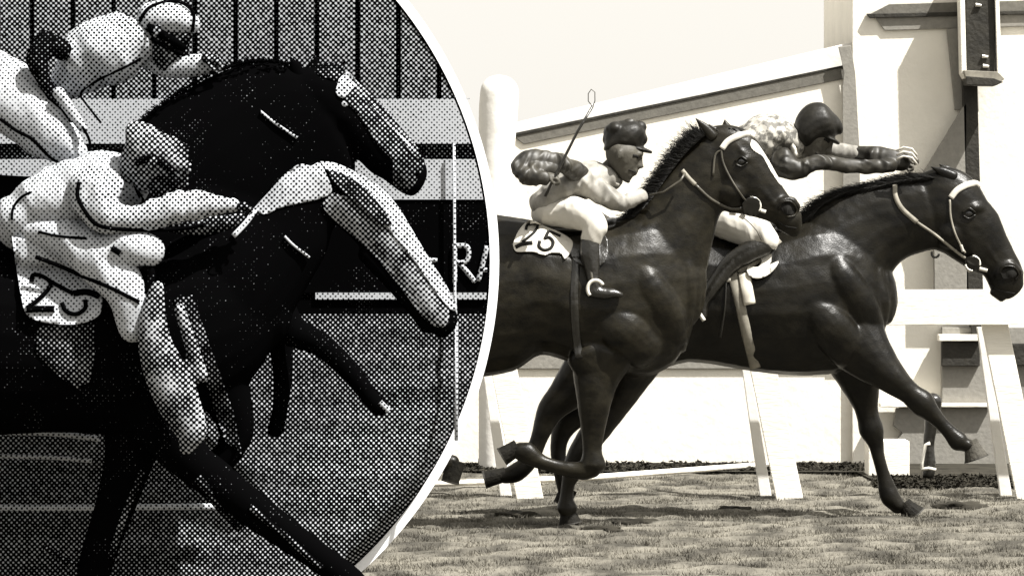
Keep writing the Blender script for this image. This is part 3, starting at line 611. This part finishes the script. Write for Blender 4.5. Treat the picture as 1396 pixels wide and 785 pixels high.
J2 = rider('person', 'jockey in pale patterned silks reaching forward along the leading horse neck', H2Y, [
 ('silks', M_['silk2'], [limb([(968,290,22,34),(985,255,26,42),(1012,210,28,48),(1045,186,29,48),(1070,188,24,38),(1086,200,14,24)])], (.013, .09, .9)),
 ('upper_sleeve', M_['silk3'], [limb([(1085,205,16,15,.10),(1115,205,13,13,.12),(1142,206,11,11,.10),(1168,210,11,10,.06)])], (.007, .06, .2)),
 ('breeches', M_['cloth'], [limb([(965,295,24,40),(985,300,24,32,-.10),(1008,310,22,22,-.18),(1032,320,20,18,-.24),(1044,330,15,15,-.25)]), limb([(965,300,24,30,.1),(1010,315,20,20,.2),(1035,325,15,14,.2)])], (.008, .09, .3)),
 ('sleeve', M_['sleeve2'], [limb([(1062,222,20,18,-.16),(1085,232,13,14,-.18),(1112,222,10,11,-.18),(1145,226,9,10,-.14),(1180,228,9,9,-.08),(1215,226,9,9,-.04)]), limb([(1166,210,11,10,.06),(1190,213,13,12,.03),(1215,218,13,11,0),(1232,222,10,10,0)])], (.008, .06, 1.2)),
 ('boot', M_['leather'], [limb([(1042,332,15,15,-.25),(1015,345,15,15,-.26),(992,360,13,13,-.26),(972,385,11,11,-.27),(962,400,10,10,-.27)]), limb([(964,398,10,10,-.27),(955,412,8,8,-.27),(955,430,6,7,-.27)])], None),
 ('boot', M_['leather'], [limb([(1035,328,13,13,.2),(1010,350,12,12,.22),(990,385,10,10,.24)]), limb([(990,388,9,9,.24),(985,402,7,7,.24)])], None),
], hd, hand(1240,214,.85,.25,30,-.04)+hand(1236,224,.85,.2,28,.04)+[limb([(1076,200,16,15),(1090,196,16,15),(1100,194,16,15)])])
tf = bvh(J2[1]['body'])
straps('eye', [([R2(.20,-.06), R2(.27,-.07), R2(.33,-.05)], 4)], tf, H2Y, M_['ink'], J2[0], .003)
straps('mouth', [([R2(.2,.27), R2(.3,.275), R2(.37,.27)], 2)], tf, H2Y, M_['ink'], J2[0], .003)
solid('cap', [[(1084,196,1086,190,14,-.02),(1083,166,1100,205,26,-.02),(1098,144,1118,198,29,-.02),(1120,140,1134,190,27,-.02),(1137,155,1141,184,15,-.02)], limb([(1126,188,5,20,-.02),(1136,192,3.5,18,-.02),(1143,196,2,10,-.02)])], H2Y, M_['cap'], J2[0], .006, 2, 1, None, (.003, .06))
solid('collar', [limb([(1074,176,7,18,-.02),(1078,195,7,22,-.04),(1082,212,6,16,-.04)])], H2Y, M_['cloth'], J2[0], .006, 2, 1, None, (.015, .03))
bm = bmesh.new()
for dy in (0, 6, 12): tube(bm, [P(1222, 206+dy, H2Y-.14), P(1232, 201+dy, H2Y-.15), P(1243, 203+dy, H2Y-.15), P(1250, 212+dy, H2Y-.12)], .006, .006, 6)
build('rein_loops', bm, M_['cloth'], br2, True)
straps('toe_iron', [([(948,418),(954,428),(960,437)], 6)], None, H2Y-.4, M_['metal'], sd2, .0)

# ------------------------------------------------------------ the round press print, built as a relief
DY = 14.1; S = F/DY; DCX, DCY, RO, RI = 111, 356, 569.5, 557
rp = thing('round_display_board', 'huge round board with a thin white rim standing at the left', 'display board', tuple(P(DCX, DCY+RO, DY)))
def disc(name, r, Y, T, m, parent):
    bm = bmesh.new(); prism(bm, [(DCX+r*math.cos(2*math.pi*i/160), DCY+r*math.sin(2*math.pi*i/160)) for i in range(160)], Y, T)
    return build(name, bm, m, parent)
disc('backing', RI+3, DY, .06, T_['soot'], rp)
def rimring():
    bm = bmesh.new(); n = 200; rows = []
    for i in range(n):
        a = 2*math.pi*i/n
        def q(r, y): v = P(DCX+r*math.cos(a), DCY+r*math.sin(a), DY); return bm.verts.new((v.x, y, v.z))
        rows.append([q(RI, DY-.035), q(RO, DY-.035), q(RO, DY+.07), q(RI, DY+.07)])
    for i in range(n):
        a, c = rows[i], rows[(i+1) % n]
        for k in range(4): bm.faces.new((a[k], a[(k+1) % 4], c[(k+1) % 4], c[k]))
    build('rim', bm, M_['rim'], rp)
rimring()
def chord(y, r=RI-3):
    d = math.sqrt(max(r*r-(y-DCY)**2, 0)); return DCX-d, DCX+d
def band(name, y0, y1, Y, T, m, parent, x0=None, x1=None):
    """board across the disc between two rows, ends cut to the circle"""
    ysr = [y0+(y1-y0)*i/10 for i in range(11)]
    rt = [(min(chord(y)[1], x1 if x1 is not None else 1e9), y) for y in ysr]; lf = [(max(chord(y)[0], x0 if x0 is not None else -1e9), y) for y in ysr]
    bm = bmesh.new(); prism(bm, rt+lf[::-1], Y, T); return build(name, bm, m, parent)
fb = thing('plank_wall', 'grey upright plank wall printed in dots at the top of the round board', 'wall', tuple(P(100, 135, DY)))
for k in range(-8, 11):
    x0, x1 = 45+k*55.5, 45+(k+1)*55.5
    if x1 < -380 or x0 > 640: continue
    xr = min(x1-5, 640)
    ys = [chord(-180)[1]]
    pts = []
    top = -170
    def topy(x):
        q = (RI-3)**2-(x-DCX)**2; return max(DCY-math.sqrt(q) if q > 0 else 135, top)
    pts = [(x0+2, 135), *[(x0+2+(xr-x0-2)*i/6, min(topy(x0+2+(xr-x0-2)*i/6), 134)) for i in range(7)], (xr, 135)]
    bm = bmesh.new(); prism(bm, pts, DY-.03, .028); build('plank', bm, T_['slat'], fb)
wr = thing('rail_board', 'upper pale rail board on the round board', 'rail', tuple(P(560, 195, DY)), 'pale rails on the round board')
band('board', 135, 196, DY-.045, .044, T_['white'], wr)
wr2 = thing('rail_board', 'lower pale rail board on the round board above the dark letter board', 'rail', tuple(P(560, 272, DY)), 'pale rails on the round board')
band('board', 217, 272, DY-.045, .044, T_['white'], wr2)
wr3 = thing('gap_strip', 'dark dotted strip between the two pale rail boards', 'strip', tuple(P(560, 215, DY)))
band('strip', 197, 216, DY-.03, .029, T_['dim'], wr3)
lb = thing('letter_board', 'black sign board lettered RA beside the finishing wire', 'sign', tuple(P(600, 430, DY)))
band('board', 273, 399, DY-.04, .039, T_['black'], lb)
band('lower_edge', 399, 408, DY-.05, .049, T_['white'], lb, 430)
band('skirting', 409, 431, DY-.04, .039, T_['black'], lb)
straps('letter', [([(620,333),(620,385)], 7), ([(620,335),(636,336),(639,348),(634,357),(622,358)], 7), ([(626,358),(638,372),(648,385)], 7)], None, DY-.041, T_['lightgrey'], lb, .01, join=True)
straps('letter', [([(652,383),(658,360),(664,335)], 7), ([(654,368),(664,368)], 6)], None, DY-.041, T_['lightgrey'], lb, .01, join=True)
straps('dash', [([(585,354),(596,355)], 6)], None, DY-.041, T_['white'], lb, .01)
fw = thing('finishing_wire', 'thin pale upright wire near the right edge of the round board', 'wire', tuple(P(620, 600, DY-.1)))
bm = bmesh.new(); tube(bm, [P(619, 196, DY-.07), P(620, 400, DY-.07), P(622, 440, DY-.12)], .0045, .005, 6); tube(bm, [P(622, 440, DY-.12), P(622, 600, DY-.2)], .006, .006, 6); build('wire', bm, T_['white'], fw, True)
def turf():
    bm = bmesh.new(); rows = []; ny, nx = 60, 90
    for j in range(ny):
        y = 428+(DCY+RI-8-428)*j/(ny-1); l, r = chord(y, RI-1); row = []
        for i in range(nx):
            x = l+(r-l)*i/(nx-1); k = j/(ny-1)
            v = P(x, y, DY); edge = min(1, (1-abs(2*i/(nx-1)-1))*16)
            z = DY-.05-edge*(.22*k+.003*math.sin(y*.16+math.sin(x*.01)*2)+.01*random.random())
            row.append(bm.verts.new((v.x*z/DY if i not in (0, nx-1) else v.x, z, CH+(v.z-CH)*(z/DY))))
        rows.append(row)
    for a, c in zip(rows, rows[1:]):
        for i in range(nx-1): bm.faces.new((a[i], a[i+1], c[i+1], c[i]))
    o = build('turf', bm, T_['turf'], None, True); o['kind'] = 'structure'
turf()
for pts in ([(-60,583),(60,586),(135,592)], [(-60,621),(60,623),(120,628)], [(-60,690),(60,692),(140,694)]):
    pass
gl = thing('pale_ground_line', 'pale worn streaks across the turf at the lower left of the round board', 'marking', tuple(P(60, 690, DY-.2)))
straps('streak', [([(-80,588),(60,590),(135,598)], 8), ([(-80,620),(60,623),(125,628)], 6), ([(-80,690),(60,692),(300,690)], 9)], None, DY-.27, T_['lightgrey'], gl, .0, .02)

# ---- front printed horse
L1Y, L2Y = 13.25, 13.55
def print_horse(label, Y, m, lofts, name='racehorse'):
    t = thing(name, label, 'horse', tuple(P(150, 800, Y)), 'racehorses on the round board')
    o = solid('body', lofts, Y, m, t, .008, 4); return t, o, bvh(o)
L2l = [
 [(-330,260,-320,420,60),(-260,210,-240,470,80),(-120,220,-110,500,84),(40,240,40,500,84),(170,215,190,500,80),(280,200,300,450,70),(350,215,380,410,50),(400,260,425,370,30)],
 [(176,172,330,420,62),(240,130,390,330,54),(300,98,430,290,44),(350,84,470,262,38),(392,88,485,235,34),(420,100,480,210,30)],
 [(400,92,420,170,26),(440,92,440,185,32),(478,105,462,195,32),(505,135,485,215,28),(532,165,505,235,24),(558,192,524,246,20),(576,214,545,262,17),(582,228,558,268,12)],
 limb([(360,400,44,36,-.02),(395,448,24,22,-.04),(440,470,17,16,-.05),(480,508,15,14,-.05),(505,540,12,12,-.05),(520,556,13,12,-.05)]),
 limb([(345,410,40,34,.06),(378,460,20,18,.06),(384,510,14,13,.06),(380,560,11,11,.06),(374,588,12,12,.06)]),
 blob(470,160,24,24,34), 
]
lh2, lb2, lt2 = print_horse('black racehorse behind, with star and lowered head, on the round board', L2Y, T_['black'], L2l)
def pear(base, tip, w0, Y, m, p): ear('ear', base, tip, w0, Y, 0, m, p)
pear((425,112), (430,74), 14, L2Y, T_['soot'], lh2); pear((408,104), (396,78), 11, L2Y-.03, T_['black'], lh2); pear((452,108), (470,84), 10, L2Y, T_['dim'], lh2)
mane('mane', [(190,170),(240,130),(300,97),(350,84),(395,88)], ((-.7,-.1),(-.5,-.4)), 11, 300, L2Y, T_['black'], lh2, .006, .06)
drape('star', [(462,108),(474,98),(486,112),(480,122),(468,134),(458,126)], lt2, L2Y, T_['pale'], lh2, .006, 4)
drape('face', [(474,98),(500,124),(530,154),(560,190),(578,216),(573,236),(556,262),(536,252),(540,226),(514,196),(490,158),(468,132)], lt2, L2Y, T_['face'], lh2, .004, 5)
drape('face_strip', [(500,124),(530,154),(560,190),(574,212),(566,214),(546,190),(520,160),(498,134)], lt2, L2Y, T_['coat'], lh2, .009, 4)
drape('brow', [(436,88),(456,86),(470,98),(460,110),(444,106),(432,100)], lt2, L2Y, T_['dim'], lh2, .005, 5)
b3 = thing('bridle', 'pale rein of the black horse behind on the round board', 'bridle', tuple(P(380,170,L2Y)))
straps('rein', [([(355,152),(375,168),(405,188)], 4)], lt2, L2Y, T_['pale'], b3, .01)
straps('hoof_line', [([(518,548),(530,560)], 8)], None, L2Y-.1, T_['lightgrey'], lh2, .0)
L1l = [
 [(-330,350,-320,560,60),(-240,310,-220,610,84),(-100,330,-90,600,90),(60,360,60,590,88),(180,350,190,590,86),(270,330,280,560,76),(330,330,340,520,54),(370,370,375,470,34)],
 [(230,330,330,520,62),(285,300,385,450,54),(325,290,420,390,44),(348,278,445,345,36),(380,240,455,310,30),(415,222,465,300,28)],
 [(412,224,410,285,24),(440,220,438,275,27),(474,238,452,300,27),(518,262,482,328,25),(546,292,508,358,22),(572,335,535,392,20),(596,375,562,425,18),(612,402,578,446,18),(624,428,598,460,13)], limb([(500,345,14,18),(545,395,12,16),(585,446,11,12)]),
 limb([(215,530,70,50,-.04),(250,610,34,30,-.08),(300,655,28,26,-.08),(365,705,24,22,-.08),(430,752,20,19,-.08),(480,790,20,18,-.08),(500,815,16,16,-.08)]),
 limb([(190,540,60,46,.04),(175,620,36,30,.06),(155,690,28,24,.06),(128,770,24,22,.06),(118,830,20,18,.06)]),
 limb([(300,520,40,34,0),(322,590,24,22,.02),(300,630,20,18,.02)]),
 limb([(-200,540,80,60,0),(-180,650,40,36,0),(-230,730,24,22,0),(-210,820,20,18,0)]),
]
lh1, lb1, lt1 = print_horse('dark racehorse in front with lit face and forehead painted pale, on the round board', L1Y, T_['black'], L1l)
drape('lit_neck_patch', [(344,286),(366,262),(388,238),(408,224),(424,226),(436,222),(446,240),(452,262),(432,272),(404,278),(380,284),(362,292)], lt1, L1Y, T_['lightgrey'], lh1, .005, 5)  # pale tone painted where the neck is lit
drape('blaze_or_lit_face', [(436,220),(456,222),(480,232),(512,250),(540,278),(560,310),(585,352),(608,388),(622,420),(612,420),(590,392),(562,352),(536,320),(512,290),(480,262),(452,240)], lt1, L1Y, T_['pale'], lh1, .010, 5)  # light on the upper face painted as a pale strip
drape('cheek', [(452,262),(500,280),(536,320),(562,352),(590,392),(612,424),(604,446),(580,436),(552,400),(520,360),(486,326),(456,300),(440,280)], lt1, L1Y, T_['muzzle'], lh1, .005, 5)
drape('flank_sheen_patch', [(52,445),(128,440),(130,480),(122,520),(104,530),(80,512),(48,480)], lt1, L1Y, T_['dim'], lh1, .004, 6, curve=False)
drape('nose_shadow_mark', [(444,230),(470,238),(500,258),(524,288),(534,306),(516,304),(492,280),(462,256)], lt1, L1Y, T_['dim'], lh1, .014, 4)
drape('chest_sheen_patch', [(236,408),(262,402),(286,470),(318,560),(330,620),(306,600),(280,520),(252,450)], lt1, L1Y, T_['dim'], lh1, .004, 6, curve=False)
straps('leg_marking', [([(270,650),(300,690),(330,720)], 14), ([(340,690),(400,740),(440,775)], 9), ([(195,640),(170,700),(150,760)], 10), ([(60,745),(100,770)], 8)], lt1, L1Y, T_['dim'], lh1, .006)
ball('eye', 476, 268, 8, 5, L1Y, T_['black'], lh1, lt1, .004); ball('nostril', 604, 430, 7, 5, L1Y, T_['black'], lh1, lt1, .004)
ball('eye', 470, 142, 6, 5, L2Y, T_['pale'], lh2, lt2, .004); ball('nostril', 566, 236, 6, 6, L2Y, T_['black'], lh2, lt2, .004)
b4 = thing('bridle', 'pale rein of the dark horse in front on the round board', 'bridle', tuple(P(400,330,L1Y)))
straps('rein', [([(318,322),(335,304),(348,286)], 8), ([(388,322),(400,334),(422,351)], 3.5)], lt1, L1Y, T_['white'], b4, .015)
lc = thing('saddle_cloth', 'white saddle cloth with big number 25 on the round board', 'saddle cloth', tuple(P(80,400,L1Y-.2)))
c_ = drape('cloth', [(16,322),(60,332),(110,352),(150,380),(158,398),(138,404),(136,428),(110,441),(70,441),(38,430),(28,400)], lt1, L1Y, T_['white'], lc, .03, 6)
tl = bvh(c_, lb1)
straps('digit', [([(43,384),(45,375),(56,376),(68,384),(66,394),(50,410),(36,420)], 6), ([(36,422),(54,421),(74,421)], 9)], tl, L1Y, T_['black'], c_, .012, join=True)
straps('digit', [([(66,382),(84,392),(100,400)], 6), ([(100,400),(118,398),(136,404)], 9), ([(84,412),(90,424),(104,428),(116,420),(116,408)], 6)], tl, L1Y, T_['black'], c_, .012, join=True)

# ---- printed riders
hd, RL1 = head(225, 226, 92, .45, -.10)
JL1 = rider('person', 'jockey in white silks crouched low over the front horse on the round board', L1Y, [
 ('silks', T_['white'], [limb([(30,308,38,60),(60,285,42,70),(105,265,44,74),(150,252,42,68),(180,248,32,46)])], (.02, .12, .6)),
 ('sleeve', T_['pale'], [limb([(140,250,36,28,-.16),(140,275,30,26,-.2),(158,296,20,20,-.22),(195,300,14,16,-.22),(225,292,20,18,-.22),(260,282,18,16,-.2),(300,280,11,12,-.18),(325,281,8,9,-.16)])], (.014, .09, 0)),
 ('breeches', T_['white'], [limb([(40,314,26,60),(86,324,27,50,-.08),(132,345,29,38,-.16),(168,378,28,28,-.2),(184,410,20,22,-.22),(190,450,12,14,-.22)]), limb([(150,345,26,26,-.2),(190,338,20,20,-.22),(216,342,15,15,-.22)])], (.016, .14, .4)),
 ('far_sleeve', T_['face'], [limb([(200,296,14,14,-.1),(250,304,16,14,-.08),(300,306,13,12,-.06),(330,300,9,9,-.06)])], (.01, .05)),
 ('boot', T_['coat'], [limb([(224,388,9,10,-.26),(218,430,18,18,-.26),(222,470,24,20,-.26),(238,510,30,22,-.26),(256,552,28,22,-.26),(270,588,20,18,-.26),(262,606,10,12,-.26)]), limb([(252,418,8,9,-.24),(266,460,9,10,-.24),(280,510,12,12,-.24)])], None),
], hd, hand(335,282,.95,.1,34,-.16), (), T_['face'], .008, .85, 'riders on the round board')
solid('cap', [[(176,196,184,250,22,-.11),(178,170,198,262,34,-.11),(204,168,222,250,38,-.11),(228,184,246,240,32,-.11),(244,204,258,236,18,-.11)]], L1Y, T_['mid'], JL1[0], .007, 2, 1, None, (.006, .04))
tj = bvh(*[o for k, o in JL1[1].items() if k != 'boot'])
straps('seam', [([(108,248),(106,268),(116,288),(132,306),(160,312),(200,313),(245,312),(280,306)], 6), ([(16,300),(18,284),(28,270),(42,262)], 4), ([(52,316),(80,322),(118,325)], 4), ([(172,212),(180,240),(188,262),(196,276)], 6)], tj, L1Y, T_['black'], JL1[0], .006)
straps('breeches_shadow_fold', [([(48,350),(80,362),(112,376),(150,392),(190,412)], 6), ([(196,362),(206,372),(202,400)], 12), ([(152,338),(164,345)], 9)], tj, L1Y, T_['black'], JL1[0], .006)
straps('cap_band', [([(184,222),(204,216),(222,222),(238,236)], 12), ([(206,246),(226,244),(244,250)], 9)], bvh(JL1[1]['body'], *[c for c in JL1[0].children if c.name.startswith('cap')]), L1Y, T_['soot'], JL1[0], .006)
hd, RL2 = head(226, 46, 84, .5, 0)
JL2 = rider('person', 'jockey in pale silks riding the black horse at the top left of the round board', L2Y, [
 ('silks', T_['pale'], [limb([(96,108,24,40),(112,88,36,52),(138,72,44,58),(165,62,40,50),(186,56,28,36)])], (.02, .12, .6)),
 ('breeches', T_['white'], [limb([(-30,110,46,60),(10,130,48,56,-.05),(50,160,40,44,-.1),(85,195,30,32,-.14),(104,212,18,22,-.14)])], (.016, .14, .4)),
 ('sleeve', T_['soot'], [limb([(92,72,15,18,-.14),(72,62,18,20,-.16),(60,84,16,16,-.18),(68,112,10,12,-.18),(84,140,9,10,-.16),(102,168,6,8,-.16)])], (.012, .05)),
 ('forearm', T_['lightgrey'], [limb([(88,128,9,9,-.2),(104,152,8,8,-.2),(122,178,7,7,-.2)])], None),
 ('forearm', T_['lightgrey'], [limb([(190,74,14,14,.04),(225,92,14,14,.02),(262,90,16,14,0),(290,86,14,12,0)])], None),
], hd, hand(290,82,.9,.3,42,-.04), (), T_['face'], .008, .85, 'riders on the round board')
solid('cap', [[(186,24,192,40,16),(196,6,204,52,30),(222,0,226,56,36),(248,6,250,50,32),(264,18,262,46,18)]], L2Y, T_['lightgrey'], JL2[0], .007, 2, 1, None, (.006, .04))
tj2 = bvh(JL2[1]['body'], JL2[1]['silks'], JL2[1]['breeches'], *[c for c in JL2[0].children if c.name.startswith('cap')])
straps('cap_edge', [([(190,30),(200,14),(214,6),(236,2),(252,6),(264,20),(262,44)], 5), ([(200,36),(216,44),(236,56),(252,66)], 12), ([(206,52),(226,64),(250,74)], 7)], tj2, L2Y, T_['black'], JL2[0], .008)
straps('seam', [([(110,132),(114,122),(140,106),(170,92),(192,80)], 4), ([(110,132),(122,148),(138,168)], 3), ([(0,162),(22,178),(44,190),(66,212),(90,228)], 5), ([(90,228),(120,216),(150,206),(176,204)], 5), ([(112,172),(122,192),(122,212)], 4)], tj2, L2Y-.16, T_['black'], JL2[0], .006)
